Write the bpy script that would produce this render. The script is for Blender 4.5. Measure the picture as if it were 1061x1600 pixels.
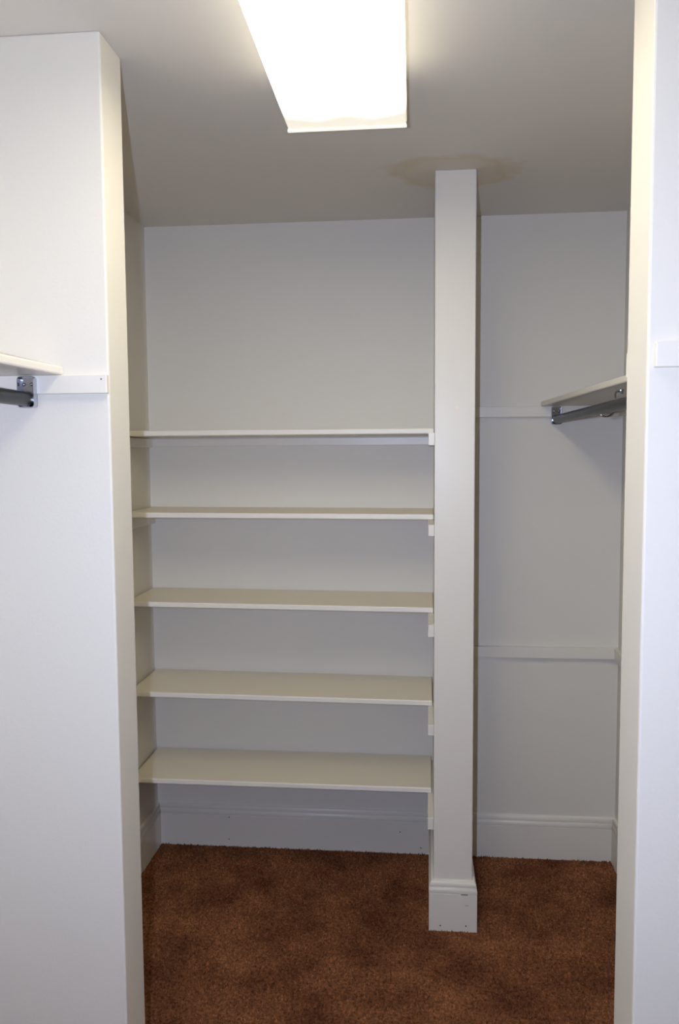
import bpy, bmesh, math, random
import numpy as np
from mathutils import Matrix, Vector

random.seed(7)
rng = np.random.default_rng(7)
for o in list(bpy.data.objects):
    bpy.data.objects.remove(o)
SC = bpy.context.scene
COL = SC.collection

# ------------------------------------------------------------------ camera
CAM = Vector((0.0, -3.0179, 1.5718))
YAW, PITCH, ROLL, FPX = -0.0936, -0.0746, 0.0064, 1233.1
Rv = Vector((math.cos(YAW), -math.sin(YAW), 0))
Fv = Vector((math.sin(YAW), math.cos(YAW), 0))
Uz = Vector((0, 0, 1))
F2 = math.cos(PITCH) * Fv + math.sin(PITCH) * Uz
U2 = -math.sin(PITCH) * Fv + math.cos(PITCH) * Uz
R3 = math.cos(ROLL) * Rv - math.sin(ROLL) * U2
U3 = math.sin(ROLL) * Rv + math.cos(ROLL) * U2
cam_data = bpy.data.cameras.new('camera')
cam_data.sensor_fit = 'HORIZONTAL'
cam_data.sensor_width = 36.0
cam_data.lens = FPX / 1061 * 36.0
cam_data.clip_start = 0.02
cam = bpy.data.objects.new('camera', cam_data)
COL.objects.link(cam)
CM = Matrix(((R3.x, U3.x, -F2.x, CAM.x), (R3.y, U3.y, -F2.y, CAM.y),
             (R3.z, U3.z, -F2.z, CAM.z), (0, 0, 0, 1)))
cam.matrix_world = CM
SC.camera = cam

# ------------------------------------------------------------------ light and exposure
SC.view_settings.view_transform = 'Standard'
SC.view_settings.look = 'None'
SC.view_settings.gamma = 1
SC.view_settings.use_curve_mapping = False
SC.view_settings.exposure = 0.0
world = bpy.data.worlds.new('world')
SC.world = world
world.use_nodes = True
world.node_tree.nodes['Background'].inputs[0].default_value = (0.75, 0.85, 1.0, 1)
world.node_tree.nodes['Background'].inputs[1].default_value = 0.05
# the camera's own flash: a small lamp beside the lens, to the left of it
FLASH_W = 20.2
fl = bpy.data.lights.new('camera_flash', 'AREA')
fl.shape = 'RECTANGLE'
fl.size, fl.size_y = 0.018, 0.04
fl.energy = FLASH_W
fl.color = (0.605, 0.70, 1.0)
fl.spread = math.radians(150)
flo = bpy.data.objects.new('camera_flash', fl)
COL.objects.link(flo)
fm = CM.copy()
fm.translation = CAM - 0.092 * R3 + 0.01 * U3
flo.matrix_world = fm
LAMP_STRENGTH = 11.6
LAMP_COLOR = (1.0, 0.93, 0.73, 1)

# ------------------------------------------------------------------ dimensions (metres; back wall at y = 0)
H = 2.44
XL, XR = -1.0288, 0.7705
PL, PR, PY = 0.0665, 0.1932, -0.4947        # partition
LS_X, LS_Y1, LS_Y2 = -0.6420, -1.3825, -1.2642   # left stub wall
RS_X, RS_Y1, RS_Y2 = 0.3615, -1.7383, -1.6200    # right stub wall
YF = -3.75                                   # wall with the doorway, behind the camera
CL_T, CL_B = 1.740, 1.7008                   # tall cleats
MID_T, MID_B = 0.8326, 0.7910

# ------------------------------------------------------------------ materials
def mat(name, color, rough=0.5, metal=0.0, spec=0.5, noise=0.0, nscale=8.0, bump=0.0, bscale=200.0):
    m = bpy.data.materials.new(name)
    m.use_nodes = True
    nt = m.node_tree
    b = nt.nodes['Principled BSDF']
    b.inputs['Base Color'].default_value = (*color, 1)
    b.inputs['Roughness'].default_value = rough
    b.inputs['Metallic'].default_value = metal
    b.inputs['Specular IOR Level'].default_value = spec
    tc = nt.nodes.new('ShaderNodeTexCoord')
    if noise:
        n = nt.nodes.new('ShaderNodeTexNoise')
        n.inputs['Scale'].default_value = nscale
        n.inputs['Detail'].default_value = 4
        nt.links.new(tc.outputs['Object'], n.inputs['Vector'])
        mx = nt.nodes.new('ShaderNodeMix')
        mx.data_type = 'RGBA'
        mx.inputs['A'].default_value = (*[c * (1 - noise) for c in color], 1)
        mx.inputs['B'].default_value = (*[min(1, c * (1 + noise)) for c in color], 1)
        nt.links.new(n.outputs['Fac'], mx.inputs['Factor'])
        nt.links.new(mx.outputs['Result'], b.inputs['Base Color'])
    if bump:
        n2 = nt.nodes.new('ShaderNodeTexNoise')
        n2.inputs['Scale'].default_value = bscale
        n2.inputs['Detail'].default_value = 3
        nt.links.new(tc.outputs['Object'], n2.inputs['Vector'])
        bp = nt.nodes.new('ShaderNodeBump')
        bp.inputs['Strength'].default_value = bump
        bp.inputs['Distance'].default_value = 0.002
        nt.links.new(n2.outputs['Fac'], bp.inputs['Height'])
        nt.links.new(bp.outputs['Normal'], b.inputs['Normal'])
    return m

M_WALL = mat('wall_paint', (0.74, 0.70, 0.615), 0.55, spec=0.3, noise=0.02, nscale=3, bump=0.12, bscale=160)
M_TRIM = mat('trim_paint', (0.775, 0.73, 0.64), 0.35, spec=0.4, noise=0.02, nscale=6, bump=0.05, bscale=60)
M_EDGE_LIT = mat('shelf_paint_lit_edge', (0.86, 0.81, 0.71), 0.4, spec=0.4, bump=0.06, bscale=50)  # shelf paint made paler: light on the front edges put into the colour
M_SHELF = mat('shelf_paint', (0.83, 0.755, 0.60), 0.4, spec=0.4, noise=0.03, nscale=5, bump=0.06, bscale=50)
M_CHROME = mat('chrome', (0.55, 0.57, 0.62), 0.12, 1.0)
M_ROD = mat('dull_steel', (0.075, 0.08, 0.077), 0.36, 1.0, noise=0.25, nscale=30, bump=0.05)
M_DARK = mat('dark_hole', (0.015, 0.013, 0.012), 0.9, spec=0.1)
M_CHIP = mat('bare_wood_chip', (0.10, 0.075, 0.06), 0.9, spec=0.1)
M_LAMPWHITE = mat('lamp_enamel', (0.80, 0.78, 0.72), 0.4)

# ceiling: plain paint with one yellow-brown water stain round the partition's end
def ceiling_mat():
    m = mat('ceiling_paint', (0.735, 0.695, 0.63), 0.8, spec=0.15, bump=0.1, bscale=140)
    nt = m.node_tree
    b = nt.nodes['Principled BSDF']
    tc = nt.nodes.new('ShaderNodeTexCoord')
    nz = nt.nodes.new('ShaderNodeTexNoise')
    nz.inputs['Scale'].default_value = 7.0
    nt.links.new(tc.outputs['Object'], nz.inputs['Vector'])
    sub = nt.nodes.new('ShaderNodeVectorMath'); sub.operation = 'SUBTRACT'
    sub.inputs[1].default_value = (0.5, 0.5, 0.5)
    nt.links.new(nz.outputs['Color'], sub.inputs[0])
    sc = nt.nodes.new('ShaderNodeVectorMath'); sc.operation = 'SCALE'
    sc.inputs['Scale'].default_value = 0.17
    nt.links.new(sub.outputs[0], sc.inputs[0])
    add = nt.nodes.new('ShaderNodeVectorMath'); add.operation = 'ADD'
    nt.links.new(tc.outputs['Object'], add.inputs[0])
    nt.links.new(sc.outputs[0], add.inputs[1])
    mp = nt.nodes.new('ShaderNodeVectorMath'); mp.operation = 'MULTIPLY_ADD'
    # ellipse centre (0.125, -0.475), radii (0.22, 0.165)
    mp.inputs[1].default_value = (1 / 0.22, 1 / 0.165, 0)
    mp.inputs[2].default_value = (-0.125 / 0.22, 0.475 / 0.165, 0)
    nt.links.new(add.outputs[0], mp.inputs[0])
    ln = nt.nodes.new('ShaderNodeVectorMath'); ln.operation = 'LENGTH'
    nt.links.new(mp.outputs[0], ln.inputs[0])
    rp = nt.nodes.new('ShaderNodeValToRGB')
    e = rp.color_ramp.elements
    e[0].position = 0.0; e[0].color = (0.25, 0.25, 0.25, 1)
    e[1].position = 1.0; e[1].color = (0, 0, 0, 1)
    a = e.new(0.62); a.color = (0.32, 0.32, 0.32, 1)
    a = e.new(0.80); a.color = (0.55, 0.55, 0.55, 1)
    a = e.new(0.93); a.color = (0.25, 0.25, 0.25, 1)
    nt.links.new(ln.outputs['Value'], rp.inputs['Fac'])
    mx = nt.nodes.new('ShaderNodeMix'); mx.data_type = 'RGBA'
    mx.inputs['A'].default_value = (0.735, 0.695, 0.63, 1)
    mx.inputs['B'].default_value = (0.63, 0.525, 0.31, 1)
    nt.links.new(rp.outputs['Color'], mx.inputs['Factor'])
    nt.links.new(mx.outputs['Result'], b.inputs['Base Color'])
    return m
M_CEIL = ceiling_mat()

def carpet_mat(name, tuft):
    m = bpy.data.materials.new(name)
    m.use_nodes = True
    nt = m.node_tree
    b = nt.nodes['Principled BSDF']
    b.inputs['Roughness'].default_value = 0.95
    b.inputs['Specular IOR Level'].default_value = 0.1
    tc = nt.nodes.new('ShaderNodeTexCoord')
    n = nt.nodes.new('ShaderNodeTexNoise')
    n.inputs['Scale'].default_value = 4.5
    n.inputs['Detail'].default_value = 6
    n.inputs['Roughness'].default_value = 0.6
    nt.links.new(tc.outputs['Object'], n.inputs['Vector'])
    rp = nt.nodes.new('ShaderNodeValToRGB')
    rp.color_ramp.elements[0].position = 0.36
    rp.color_ramp.elements[0].color = (0.118, 0.043, 0.019, 1)
    rp.color_ramp.elements[1].position = 0.66
    rp.color_ramp.elements[1].color = (0.27, 0.110, 0.047, 1)
    nt.links.new(n.outputs['Fac'], rp.inputs['Fac'])
    # fine speckle
    g = nt.nodes.new('ShaderNodeNewGeometry')
    w = nt.nodes.new('ShaderNodeTexNoise')
    w.inputs['Scale'].default_value = 110
    w.inputs['Detail'].default_value = 3
    nt.links.new(tc.outputs['Object'], w.inputs['Vector'])
    mr = nt.nodes.new('ShaderNodeMapRange')
    mr.inputs['From Min'].default_value = 0.3
    mr.inputs['From Max'].default_value = 0.7
    mr.inputs['To Min'].default_value = 0.55
    mr.inputs['To Max'].default_value = 1.5
    nt.links.new(w.outputs['Fac'], mr.inputs['Value'])
    mul = nt.nodes.new('ShaderNodeVectorMath'); mul.operation = 'SCALE'
    nt.links.new(rp.outputs['Color'], mul.inputs[0])
    nt.links.new(mr.outputs['Result'], mul.inputs['Scale'])
    last = mul
    if tuft:
        mr2 = nt.nodes.new('ShaderNodeMapRange')
        mr2.inputs['From Min'].default_value = 0.0
        mr2.inputs['To Min'].default_value = 0.55
        mr2.inputs['To Max'].default_value = 1.5
        nt.links.new(g.outputs['Random Per Island'], mr2.inputs['Value'])
        m2 = nt.nodes.new('ShaderNodeVectorMath'); m2.operation = 'SCALE'
        nt.links.new(mul.outputs[0], m2.inputs[0])
        nt.links.new(mr2.outputs['Result'], m2.inputs['Scale'])
        last = m2
    nt.links.new(last.outputs[0], b.inputs['Base Color'])
    return m
M_CARPET = carpet_mat('carpet', False)
M_TUFT = carpet_mat('carpet_tuft', True)

def lamp_mat(y_end, y_far, x0, x1):
    # backlit plastic lens: two tubes inside, which stop short of the lens's ends
    m = bpy.data.materials.new('lamp_lens')
    m.use_nodes = True
    nt = m.node_tree
    for n in list(nt.nodes):
        nt.nodes.remove(n)
    out = nt.nodes.new('ShaderNodeOutputMaterial')
    tc = nt.nodes.new('ShaderNodeTexCoord')
    sp = nt.nodes.new('ShaderNodeSeparateXYZ')
    nt.links.new(tc.outputs['Object'], sp.inputs[0])
    def math_(op, a, b=None):
        n = nt.nodes.new('ShaderNodeMath'); n.operation = op
        for i, v in enumerate((a, b)):
            if v is None:
                continue
            if isinstance(v, (int, float)):
                n.inputs[i].default_value = v
            else:
                nt.links.new(v, n.inputs[i])
        return n.outputs[0]
    cx = (x0 + x1) / 2
    dx = math_('ABSOLUTE', math_('SUBTRACT', sp.outputs['X'], cx))
    off = math_('ABSOLUTE', math_('SUBTRACT', dx, 0.068))         # distance from the nearer tube
    e1 = math_('SUBTRACT', y_end, sp.outputs['Y'])
    e2 = math_('SUBTRACT', sp.outputs['Y'], y_far)
    dend = math_('MINIMUM', e1, e2)                               # distance from the nearer end
    t = math_('SUBTRACT', dend, math_('MULTIPLY', off, 0.35))
    mr = nt.nodes.new('ShaderNodeMapRange')
    mr.interpolation_type = 'SMOOTHSTEP'
    mr.inputs['From Min'].default_value = 0.045
    mr.inputs['From Max'].default_value = 0.17
    mr.inputs['To Min'].default_value = 0.058
    mr.inputs['To Max'].default_value = 1.0
    nt.links.new(t, mr.inputs['Value'])
    em = nt.nodes.new('ShaderNodeEmission')
    em.inputs['Color'].default_value = LAMP_COLOR
    # the sides of the lens, farther from the tubes, give less light
    ms = nt.nodes.new('ShaderNodeMapRange')
    ms.inputs['From Min'].default_value = LZ + 0.004
    ms.inputs['From Max'].default_value = LZ + 0.020
    ms.inputs['To Min'].default_value = 1.0
    ms.inputs['To Max'].default_value = 0.16
    nt.links.new(sp.outputs['Z'], ms.inputs['Value'])
    nt.links.new(math_('MULTIPLY', math_('MULTIPLY', mr.outputs['Result'], ms.outputs['Result']), LAMP_STRENGTH), em.inputs['Strength'])
    gl = nt.nodes.new('ShaderNodeBsdfPrincipled')
    gl.inputs['Base Color'].default_value = (0.75, 0.75, 0.72, 1)
    gl.inputs['Roughness'].default_value = 0.25
    ad = nt.nodes.new('ShaderNodeAddShader')
    nt.links.new(em.outputs[0], ad.inputs[0])
    nt.links.new(gl.outputs[0], ad.inputs[1])
    nt.links.new(ad.outputs[0], out.inputs['Surface'])
    return m

# ------------------------------------------------------------------ mesh helpers
def link(name, me, m=None, parent=None, kind=None):
    o = bpy.data.objects.new(name, me)
    COL.objects.link(o)
    if m:
        me.materials.append(m)
    if parent:
        o.parent = parent
    if kind:
        o['kind'] = kind
    return o

def bm_obj(name, bm, m, parent=None, kind=None, smooth=False):
    bmesh.ops.recalc_face_normals(bm, faces=bm.faces[:])
    me = bpy.data.meshes.new(name)
    bm.to_mesh(me)
    bm.free()
    if smooth:
        for p in me.polygons:
            p.use_smooth = True
    return link(name, me, m, parent, kind)

def add_hexa(bm, pts, bevel=0.0, seg=2):
    """pts: 4 bottom + 4 top corners, counter-clockwise."""
    v = [bm.verts.new(p) for p in pts]
    fs = [bm.faces.new([v[i] for i in q]) for q in
          ((3, 2, 1, 0), (4, 5, 6, 7), (0, 1, 5, 4), (1, 2, 6, 5), (2, 3, 7, 6), (3, 0, 4, 7))]
    if bevel:
        es = {e for f in fs for e in f.edges}
        bmesh.ops.bevel(bm, geom=list(es), offset=bevel, segments=seg, profile=0.5, affect='EDGES')

def add_box(bm, x0, x1, y0, y1, z0, z1, bevel=0.0, seg=2):
    add_hexa(bm, [(x0, y0, z0), (x1, y0, z0), (x1, y1, z0), (x0, y1, z0),
                  (x0, y0, z1), (x1, y0, z1), (x1, y1, z1), (x0, y1, z1)], bevel, seg)

def box(name, x0, x1, y0, y1, z0, z1, m, parent=None, kind=None, bevel=0.0, seg=2):
    bm = bmesh.new()
    add_box(bm, x0, x1, y0, y1, z0, z1, bevel, seg)
    return bm_obj(name, bm, m, parent, kind)

def thing(o, label, cat, group=None):
    o['label'] = label
    o['category'] = cat
    if group:
        o['group'] = group
    return o

def empty(name, loc, label, cat, group=None):
    o = bpy.data.objects.new(name, None)
    o.empty_display_size = 0.05
    o.location = loc
    COL.objects.link(o)
    return thing(o, label, cat, group)

def frame_sweep(bm, prof, path, close=True):
    """sweep profile [(out, z)] along an xy path of (point, outward normal) pairs, mitred by the caller."""
    rings = []
    for (px, py), (nx, ny) in path:
        rings.append([bm.verts.new((px + nx * u, py + ny * u, z)) for u, z in prof])
    for a, b in zip(rings, rings[1:]):
        for i in range(len(prof)):
            j = (i + 1) % len(prof)
            bm.faces.new((a[i], a[j], b[j], b[i]))
    bm.faces.new(rings[0])
    bm.faces.new(list(reversed(rings[-1])))

def tube(bm, pts, r, n=12, cap=True):
    pts = [Vector(p) for p in pts]
    rings = []
    t0 = (pts[1] - pts[0]).normalized()
    ref = Vector((0, 0, 1)) if abs(t0.z) < 0.9 else Vector((1, 0, 0))
    nrm = (ref - t0 * ref.dot(t0)).normalized()
    for i, p in enumerate(pts):
        a = pts[max(0, i - 1)]
        b = pts[min(len(pts) - 1, i + 1)]
        t = (b - a).normalized()
        nrm = (nrm - t * nrm.dot(t)).normalized()
        bi = t.cross(nrm)
        rr = r[i] if isinstance(r, (list, tuple)) else r
        rings.append([bm.verts.new(p + rr * (math.cos(2 * math.pi * k / n) * nrm + math.sin(2 * math.pi * k / n) * bi)) for k in range(n)])
    for a, b in zip(rings, rings[1:]):
        for k in range(n):
            bm.faces.new((a[k], a[(k + 1) % n], b[(k + 1) % n], b[k]))
    if cap:
        bm.faces.new(list(reversed(rings[0])))
        bm.faces.new(rings[-1])

def smooth_by_angle(o, deg=40):
    me = o.data
    for p in me.polygons:
        p.use_smooth = True
    bm = bmesh.new(); bm.from_mesh(me)
    for e in bm.edges:
        if len(e.link_faces) == 2 and e.calc_face_angle(0) > math.radians(deg):
            e.smooth = False
    bm.to_mesh(me); bm.free()

# ------------------------------------------------------------------ room shell
T = 0.1
floor = box('floor', XL - T, XR + T, YF - 0.6, T, -0.06, 0.0, M_CARPET, kind='structure')
box('ceiling', XL - T, XR + T, YF - T, T, H, H + 0.08, M_CEIL, kind='structure')
wall_back = box('wall_back', XL - T, XR + T, 0, T, 0, H, M_WALL, kind='structure')
box('wall_left', XL - T, XL, YF, 0, 0, H, M_WALL, kind='structure')
box('wall_right', XR, XR + T, YF, 0, 0, H, M_WALL, kind='structure')
# wall behind the camera, with the doorway the picture was taken through
bm = bmesh.new()
add_box(bm, XL - T, -0.45, YF - T, YF, 0, H)
add_box(bm, 0.45, XR + T, YF - T, YF, 0, H)
add_box(bm, -0.45, 0.45, YF - T, YF, 2.05, H)
bm_obj('wall_front', bm, M_WALL, kind='structure')

stub_left = box('wall_left_return', XL, LS_X, LS_Y1, LS_Y2, 0, H, M_WALL, kind='structure', bevel=0.004)
stub_right = box('wall_right_return', RS_X, XR, RS_Y1, RS_Y2, 0, H, M_WALL, kind='structure', bevel=0.004)
PSKEW = 0.0095                               # the partition's left face is out of square by this much at the back
def plx(y):
    return PL + PSKEW * (y - PY) / -PY
bm = bmesh.new()
add_hexa(bm, [(PL, PY, 0), (PR, PY, 0), (PR, 0, 0), (plx(0), 0, 0), (PL, PY, H), (PR, PY, H), (PR, 0, H), (plx(0), 0, H)], 0.003)
partition = bm_obj('wall_partition', bm, M_TRIM, kind='structure')

# baseboards: a tall flat board under a two-step cap moulding
BOARD = [(0, 0), (0.015, 0), (0.015, 0.1262), (0.0135, 0.1275), (0, 0.1275)]
CAP = [(0, 0.1275), (0.0122, 0.1275), (0.0122, 0.1292), (0.0155, 0.1302), (0.0158, 0.1340), (0.0155, 0.1390), (0.0128, 0.1475),
       (0.0102, 0.1488), (0.0102, 0.1505), (0.0122, 0.1518), (0.0122, 0.1575), (0.0100, 0.1640), (0.0055, 0.1690), (0, 0.1700)]
def baseboard(name, path):
    bm = bmesh.new(); frame_sweep(bm, BOARD, path)
    b = bm_obj(name, bm, M_TRIM, kind='structure')
    bm = bmesh.new(); frame_sweep(bm, CAP, path)
    c = bm_obj('cap_moulding', bm, M_TRIM, b)
    smooth_by_angle(c, 50)
    return b
bb_back = baseboard('baseboard_back_left', [((XL, 0), (1, -1)), ((plx(0), 0), (-1, -1))])
baseboard('baseboard_left', [((XL, LS_Y2), (1, 1)), ((XL, 0), (1, -1))])
bb_part = baseboard('baseboard_partition', [((plx(0), 0), (-1, -1)), ((PL, PY), (-1, -1)), ((PR, PY), (1, -1)), ((PR, 0), (1, -1))])
baseboard('baseboard_back_right', [((PR, 0), (1, -1)), ((XR, 0), (-1, -1))])
baseboard('baseboard_right', [((XR, 0), (-1, -1)), ((XR, RS_Y2), (-1, 1))])

def dot(name, p, r, parent, m=M_DARK):
    bm = bmesh.new()
    tube(bm, [(p[0], p[1] + 0.0005, p[2]), (p[0], p[1] - 0.0012, p[2])], r, 10)
    return bm_obj(name, bm, m, parent)
for x, z in ((-0.7335, 0.121), (-0.735, 0.031), (-0.0517, 0.0873), (0.030, 0.026)):
    dot('nail_hole', (x, -0.015, z), 0.0022, bb_back)
for x, z in ((0.089, 0.019), (0.1724, 0.021)):
    dot('nail_hole', (x, PY - 0.015, z), 0.0022, bb_part)
dot('screw_hole', (0.1361, PY, 1.7117), 0.004, partition)
dot('screw_hole', (0.1361, PY - 0.0006, 1.7117), 0.0062, partition, M_SHELF)
box('paint_chip', 0.156, 0.178, PY - 0.0158, PY - 0.0148, 0.1262, 0.1284, M_CHIP, bb_part)
box('paint_chip', 0.168, 0.1795, PY - 0.0157, PY - 0.0148, 0.0905, 0.0915, M_CHIP, bb_part)

# carpet pile: tens of thousands of tufts standing on the floor
def pile():
    x0, x1, y0, y1, dens = XL, XR, -1.62, -0.012, 26000
    n = int((x1 - x0) * (y1 - y0) * dens)
    X = rng.uniform(x0, x1, n); Y = rng.uniform(y0, y1, n)
    keep = np.ones(n, bool)
    def cut(a, b, c, d):
        keep[(X > a) & (X < b) & (Y > c) & (Y < d)] = False
    cut(XL, LS_X + .002, LS_Y1 - .002, LS_Y2 + .002)
    cut(RS_X - .002, XR, RS_Y1 - .002, RS_Y2 + .002)
    cut(PL - .017, PR + .017, PY - .017, 0)
    cut(XL, XL + .016, LS_Y2, 0); cut(XR - .016, XR, RS_Y2, 0)
    X, Y = X[keep], Y[keep]; n = len(X)
    h = rng.uniform(0.004, 0.0085, n); r = rng.uniform(0.0022, 0.0036, n); a0 = rng.uniform(0, 6.28, n)
    lx = rng.normal(0, .0028, n); ly = rng.normal(0, .0028, n)
    V = np.zeros((n, 4, 3), np.float32)
    for k in range(3):
        V[:, k, 0] = X + r * np.cos(a0 + k * 2.0944); V[:, k, 1] = Y + r * np.sin(a0 + k * 2.0944); V[:, k, 2] = 0.0
    V[:, 3, 0] = X + lx; V[:, 3, 1] = Y + ly; V[:, 3, 2] = h
    base = (np.arange(n) * 4)[:, None]
    F = np.stack([base + np.array([[k, (k + 1) % 3, 3]]) for k in range(3)], 1).reshape(-1, 3)
    me = bpy.data.meshes.new('carpet_pile')
    me.vertices.add(n * 4); me.vertices.foreach_set('co', V.ravel())
    me.loops.add(F.size); me.loops.foreach_set('vertex_index', F.ravel().astype(np.int32))
    me.polygons.add(len(F))
    me.polygons.foreach_set('loop_start', np.arange(0, F.size, 3, dtype=np.int32))
    me.polygons.foreach_set('loop_total', np.full(len(F), 3, np.int32))
    me.update(calc_edges=True)
    return link('carpet_pile', me, M_TUFT, floor, 'stuff')
pile()

# ------------------------------------------------------------------ ceiling light
LX0, LX1, LY, LLEN, LZ = -0.3097, -0.0163, -1.019, 1.22, 2.365
lamp = empty('ceiling_light', ((LX0 + LX1) / 2, LY - LLEN / 2, H), 'long white fluorescent light with a glowing wraparound lens, fixed to the ceiling', 'light')
LM = lamp_mat(LY, LY - LLEN, LX0, LX1)
def at_world(o, parent):
    o.matrix_parent_inverse = Matrix.Translation(-Vector(parent.location))
    return o
bm = bmesh.new()
add_box(bm, LX0 + 0.022, LX1 - 0.022, LY - LLEN + 0.015, LY - 0.013, LZ + 0.050, H, 0.003)
at_world(bm_obj('housing', bm, M_LAMPWHITE, lamp), lamp)
# lens: wraparound tray, flat below, sides leaning in towards the housing
bm = bmesh.new()
pr = [(LX0 + 0.024, LZ + 0.058), (LX0 + 0.008, LZ + 0.030)]
for k in range(7):
    a = math.pi / 2 * k / 6
    pr.append((LX0 + 0.012 - 0.012 * math.cos(a), LZ + 0.012 - 0.012 * math.sin(a)))
pr = pr + [(LX1 - (x - LX0), z) for x, z in reversed(pr)]
ra = [bm.verts.new((x, LY - 0.012, z)) for x, z in pr]
rb = [bm.verts.new((x, LY - LLEN + 0.012, z)) for x, z in pr]
for i in range(len(pr) - 1):
    bm.faces.new((ra[i], ra[i + 1], rb[i + 1], rb[i]))
bm.faces.new((ra[-1], ra[0], rb[0], rb[-1]))
bm.faces.new(ra); bm.faces.new(list(reversed(rb)))
lens = at_world(bm_obj('lens', bm, LM, lamp), lamp)
smooth_by_angle(lens, 40)
for y0, y1 in ((LY - 0.012, LY), (LY - LLEN, LY - LLEN + 0.012)):
    bm = bmesh.new()
    add_hexa(bm, [(LX0 - 0.001, y0, LZ - 0.003), (LX1 + 0.001, y0, LZ - 0.003), (LX1 + 0.001, y1, LZ - 0.003), (LX0 - 0.001, y1, LZ - 0.003),
                  (LX0 + 0.018, y0, LZ + 0.06), (LX1 - 0.018, y0, LZ + 0.06), (LX1 - 0.018, y1, LZ + 0.06), (LX0 + 0.018, y1, LZ + 0.06)], 0.003)
    at_world(bm_obj('end_cap', bm, LM, lamp), lamp)

# ------------------------------------------------------------------ shelves and their cleats
SF = -0.305
def board(name, corners, zb, th, label, m=M_SHELF, bevel=0.0035, cat='shelf', group=None):
    """corners: 4 xy points ccw from front-left; zb: bottom z of left and right ends."""
    zl, zr = zb
    zz = (zl, zr, zr, zl)
    bm = bmesh.new()
    add_hexa(bm, [(x, y, z) for (x, y), z in zip(corners, zz)] + [(x, y, z + th) for (x, y), z in zip(corners, zz)], bevel)
    o = bm_obj(name, bm, m)
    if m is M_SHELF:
        o.data.materials.append(M_EDGE_LIT)
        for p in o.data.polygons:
            if p.normal.y < -0.5 and p.normal.z < 0.6:  # camera-facing edge takes the painted-in brightness
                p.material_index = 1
    return thing(o, label, cat, group)

TH = 0.0195
tops = [(1.6545, 1.6545), (1.3665, 1.3605), (1.0465, 1.037), (0.7175, 0.708), (0.3965, 0.395)]
words = ['topmost of the five cream wooden shelves left of the white post',
         'second cream wooden shelf from the top, left of the white post',
         'middle cream wooden shelf of the five left of the white post',
         'fourth cream wooden shelf from the top, left of the white post',
         'lowest of the five cream wooden shelves, just above the carpet']
cleat_words = ['topmost', 'second from the top', 'middle', 'fourth from the top', 'lowest']
right_gap = [0.0008, 0.0008, 0.0012, 0.004, 0.006]
for i, ((zl, zr), wd) in enumerate(zip(tops, words)):
    xa, xb, xc = XL + 0.006, plx(SF) - right_gap[i], plx(0) - right_gap[i]
    board('wall_shelf', [(xa, SF), (xb, SF), (xc, -0.002), (xa, -0.002)], (zl - TH, zr - TH), TH, wd,
          group='shelves between the left wall and the post')

def cleat(x0, x1, y0, y1, z0, z1, label, group=None, bevel=0.0015):
    return thing(box('shelf_cleat', x0, x1, y0, y1, z0, z1, M_TRIM, bevel=bevel), label, 'cleat', group)
CT = 0.019
cb = [1.594, 1.3045, 0.9775, 0.6525, 0.3355]
for i, (zl, zr) in enumerate(tops):
    y0, y1 = PY + 0.0005, -0.0005 - (CT if i == 0 else 0)
    z0, z1 = cb[i], zr - TH - 0.0003
    bm = bmesh.new()
    add_hexa(bm, [(plx(y) - d, y, z) for z in (z0, z1) for y, d in ((y0, CT), (y0, 0), (y1, 0), (y1, CT))], 0.0015)
    thing(bm_obj('shelf_cleat', bm, M_TRIM), '%s white cleat end on the left side of the white post' % cleat_words[i].capitalize(), 'cleat', 'cleats on the side of the post')
for i in (0, 1):
    cleat(XL, XL + CT, -0.50, -0.0005 - (CT if i == 0 else 0), (1.598, 1.302)[i], tops[i][0] - TH - 0.003,
          ('white wooden cleat on the left wall under the topmost shelf', 'white wooden cleat on the left wall under the second shelf')[i])
for i, wd in ((2, 'middle'), (3, 'fourth'), (4, 'lowest')):     # short ones, almost hidden by the shelves they carry
    cleat(XL, XL + CT, -0.14, -0.0005 - (0.0165 if i == 4 else 0), tops[i][0] - TH - 0.031, tops[i][0] - TH - 0.0003,
          'short white cleat on the left wall under the %s shelf, mostly hidden' % wd)
cleat(XL, plx(0), -CT, 0, 1.601, tops[0][0] - TH - 0.0045, 'long white cleat on the back wall under the topmost left shelf')
# right-hand closet
cleat(PR, XR, -CT, 0, CL_B, CL_T, 'upper white cleat on the back wall right of the post, carrying a chrome flange')
cleat(XR - CT, XR, RS_Y2, -CT, CL_B, CL_T, 'white cleat along the right wall under the shelf with the hanging rod')
cleat(PR, XR, -CT, 0, MID_B, MID_T, 'lower white cleat across the back wall right of the post, at mid height')
cleat(XR - CT, XR, RS_Y2, -CT, MID_B - 0.004, MID_T - 0.001, 'lower white cleat along the right wall, end seen in the right corner')
cleat(RS_X + 0.0035, XR - CT, RS_Y2, RS_Y2 + CT, CL_B - 0.004, CL_T - 0.0, 'white cleat end peeping out behind the right return wall')
# on the near faces of the return walls
c = cleat(XL, LS_X - 0.0002, LS_Y1 - 0.014, LS_Y1, CL_B, CL_T, 'white cleat across the bright left return wall, behind the chrome flange')
dot('nail_hole', (-0.6536, LS_Y1 - 0.014, 1.730), 0.0016, c, M_CHIP)
cleat(RS_X + 0.0095, XR, RS_Y1 - 0.014, RS_Y1, CL_B, CL_T, 'white cleat on the bright right return wall at the right edge of the photo')

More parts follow.
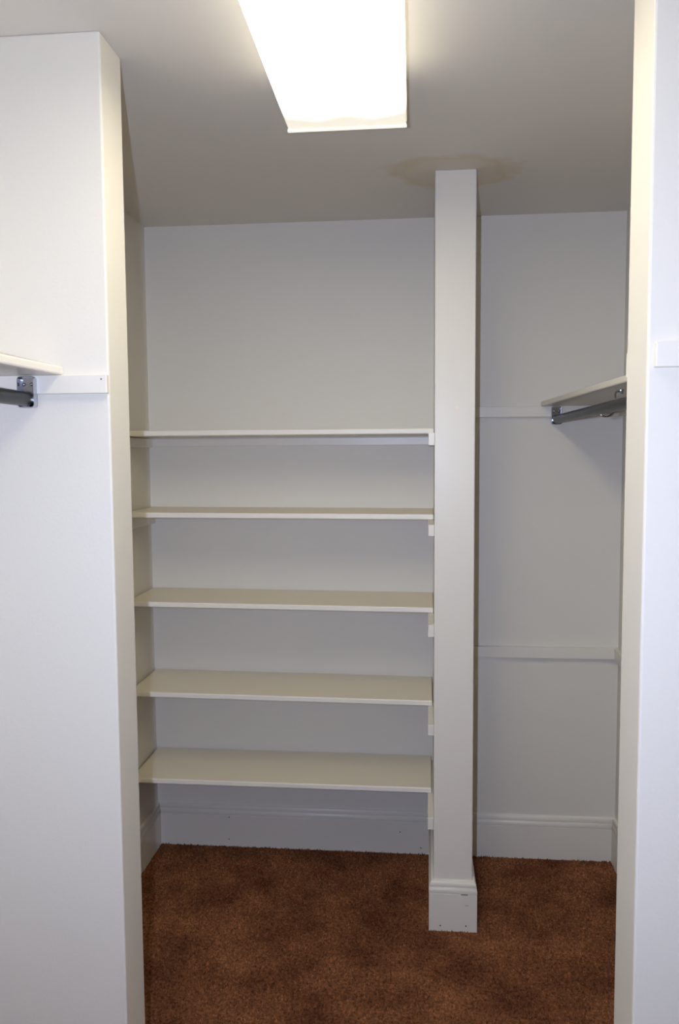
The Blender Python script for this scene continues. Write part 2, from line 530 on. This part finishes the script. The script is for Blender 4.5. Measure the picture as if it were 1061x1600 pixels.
# hanging shelves
board('closet_shelf', [(0.5445, RS_Y2 + 0.0005), (XR - 0.0005, RS_Y2 + 0.0005), (XR - 0.0005, -0.0005), (0.472, -0.0005)],
      (CL_T + 0.0002, CL_T + 0.0002), 0.0185, 'white shelf above the hanging rod in the right closet', m=M_TRIM, bevel=0.004)
board('closet_shelf', [(XL + 0.0005, -3.05), (-0.84, -3.05), (-0.741, LS_Y1 - 0.0005), (XL + 0.0005, LS_Y1 - 0.0005)],
      (CL_T + 0.0002, CL_T + 0.0002), 0.0185, 'white shelf above the rod at the left edge of the photo', m=M_TRIM, bevel=0.004)

# ------------------------------------------------------------------ hanging rods with chrome flanges
def rrect(w, h, r, n=5):
    pts = []
    for cx, cz, a0 in ((w / 2 - r, -h / 2 + r, -90), (w / 2 - r, h / 2 - r, 0), (-w / 2 + r, h / 2 - r, 90), (-w / 2 + r, -h / 2 + r, 180)):
        for k in range(n + 1):
            a = math.radians(a0 + 90 * k / n)
            pts.append((cx + r * math.cos(a), cz + r * math.sin(a)))
    return pts

def flange(parent, x, y, zc, zrod, side):
    """pressed chrome flange on a cleat: plate, raised rim, rod socket, two screws. side: -1 faces -y, 1 faces +y."""
    w, h, d = 0.0375, 0.0665, 0.015
    bm = bmesh.new()
    outer, inner = rrect(w, h, 0.007), rrect(w - 0.006, h - 0.006, 0.0045)
    def ring(p, yy):
        return [bm.verts.new((x + a, y + side * yy, zc + b)) for a, b in p]
    r0, r1, r2, r3 = ring(outer, 0), ring(rrect(w - 0.0015, h - 0.0015, 0.0065), d), ring(rrect(w - 0.0045, h - 0.0045, 0.005), d), ring(inner, 0.003)
    r1b = ring(outer, d - 0.0015)
    n = len(r0)
    for a, b in ((r0, r1b), (r1b, r1), (r1, r2), (r2, r3)):
        for i in range(n):
            bm.faces.new((a[i], a[(i + 1) % n], b[(i + 1) % n], b[i]))
    bm.faces.new(r3); bm.faces.new(list(reversed(r0)))
    f = bm_obj('rod_flange', bm, M_CHROME, parent)
    smooth_by_angle(f, 50)
    bm = bmesh.new()
    tube(bm, [(x, y + side * 0.003, zrod), (x, y + side * 0.014, zrod), (x, y + side * 0.0155, zrod)], [0.0172, 0.0172, 0.0164], 24)
    s = bm_obj('rod_socket', bm, M_CHROME, f); smooth_by_angle(s)
    for dx in (-0.0085, 0.0085):
        bm = bmesh.new()
        tube(bm, [(x + dx, y + side * 0.003, zc + 0.0165), (x + dx, y + side * 0.0045, zc + 0.0165), (x + dx, y + side * 0.006, zc + 0.0165)], [0.004, 0.0038, 0.0018], 12)
        s = bm_obj('screw', bm, M_CHROME, f); smooth_by_angle(s, 70)
    return f

def closet_rod(x, ya, yb, zrod, zc, label, x2=None):
    """ya is the far end (flange faces -y), yb the near end."""
    root = empty('closet_rod', (x, ya, zrod), label, 'rod')
    x2 = x if x2 is None else x2
    bm = bmesh.new()
    tube(bm, [(x, ya - 0.004, zrod), (x2, yb + 0.004, zrod)], 0.0155, 24)
    o = bm_obj('pole', bm, M_ROD, root); smooth_by_angle(o)
    at_world(o, root)
    at_world(flange(root, x, ya, zc, zrod, -1), root)
    at_world(flange(root, x2, yb, zc, zrod, 1), root)
    return root
closet_rod(0.5255, -CT, RS_Y2 + CT, 1.6905, 1.7045, 'dark steel hanging rod with chrome flange in the right closet')
closet_rod(-0.8135, LS_Y1 - 0.014, YF + 0.001, 1.6895, 1.7042, 'steel hanging rod with chrome flange at the left edge of the photo')

# wire hook that carries the right rod at mid span
HX, HY, HZ = 0.5255, -0.795, 1.6905
root = empty('rod_hook', (HX, HY, CL_T), 'small chrome wire hook under the right closet shelf, cradling the dark rod', 'hook')
pts = [(HX + 0.040, HY + 0.020, CL_T - 0.005), (HX + 0.030, HY + 0.011, CL_T - 0.005), (HX + 0.024, HY + 0.006, CL_T - 0.008),
       (HX + 0.0205, HY, CL_T - 0.016), (HX + 0.0195, HY, HZ + 0.014)]
for k in range(0, 13):
    a = math.radians(0 - 135 * k / 12)
    rr = 0.0195 + 0.005 * (k / 12)
    pts.append((HX + rr * math.cos(a), HY, HZ + (rr + 0.002) * math.sin(a)))
bm = bmesh.new(); tube(bm, pts, 0.0027, 10)
o = bm_obj('wire', bm, M_CHROME, root, smooth=True); at_world(o, root)
bm = bmesh.new()
sx, sy = HX + 0.040, HY + 0.020
tube(bm, [(sx, sy, CL_T), (sx, sy, CL_T - 0.004), (sx, sy, CL_T - 0.011), (sx, sy, CL_T - 0.013)], [0.008, 0.008, 0.006, 0.002], 14)
o = bm_obj('screw', bm, M_CHROME, root); smooth_by_angle(o); at_world(o, root)
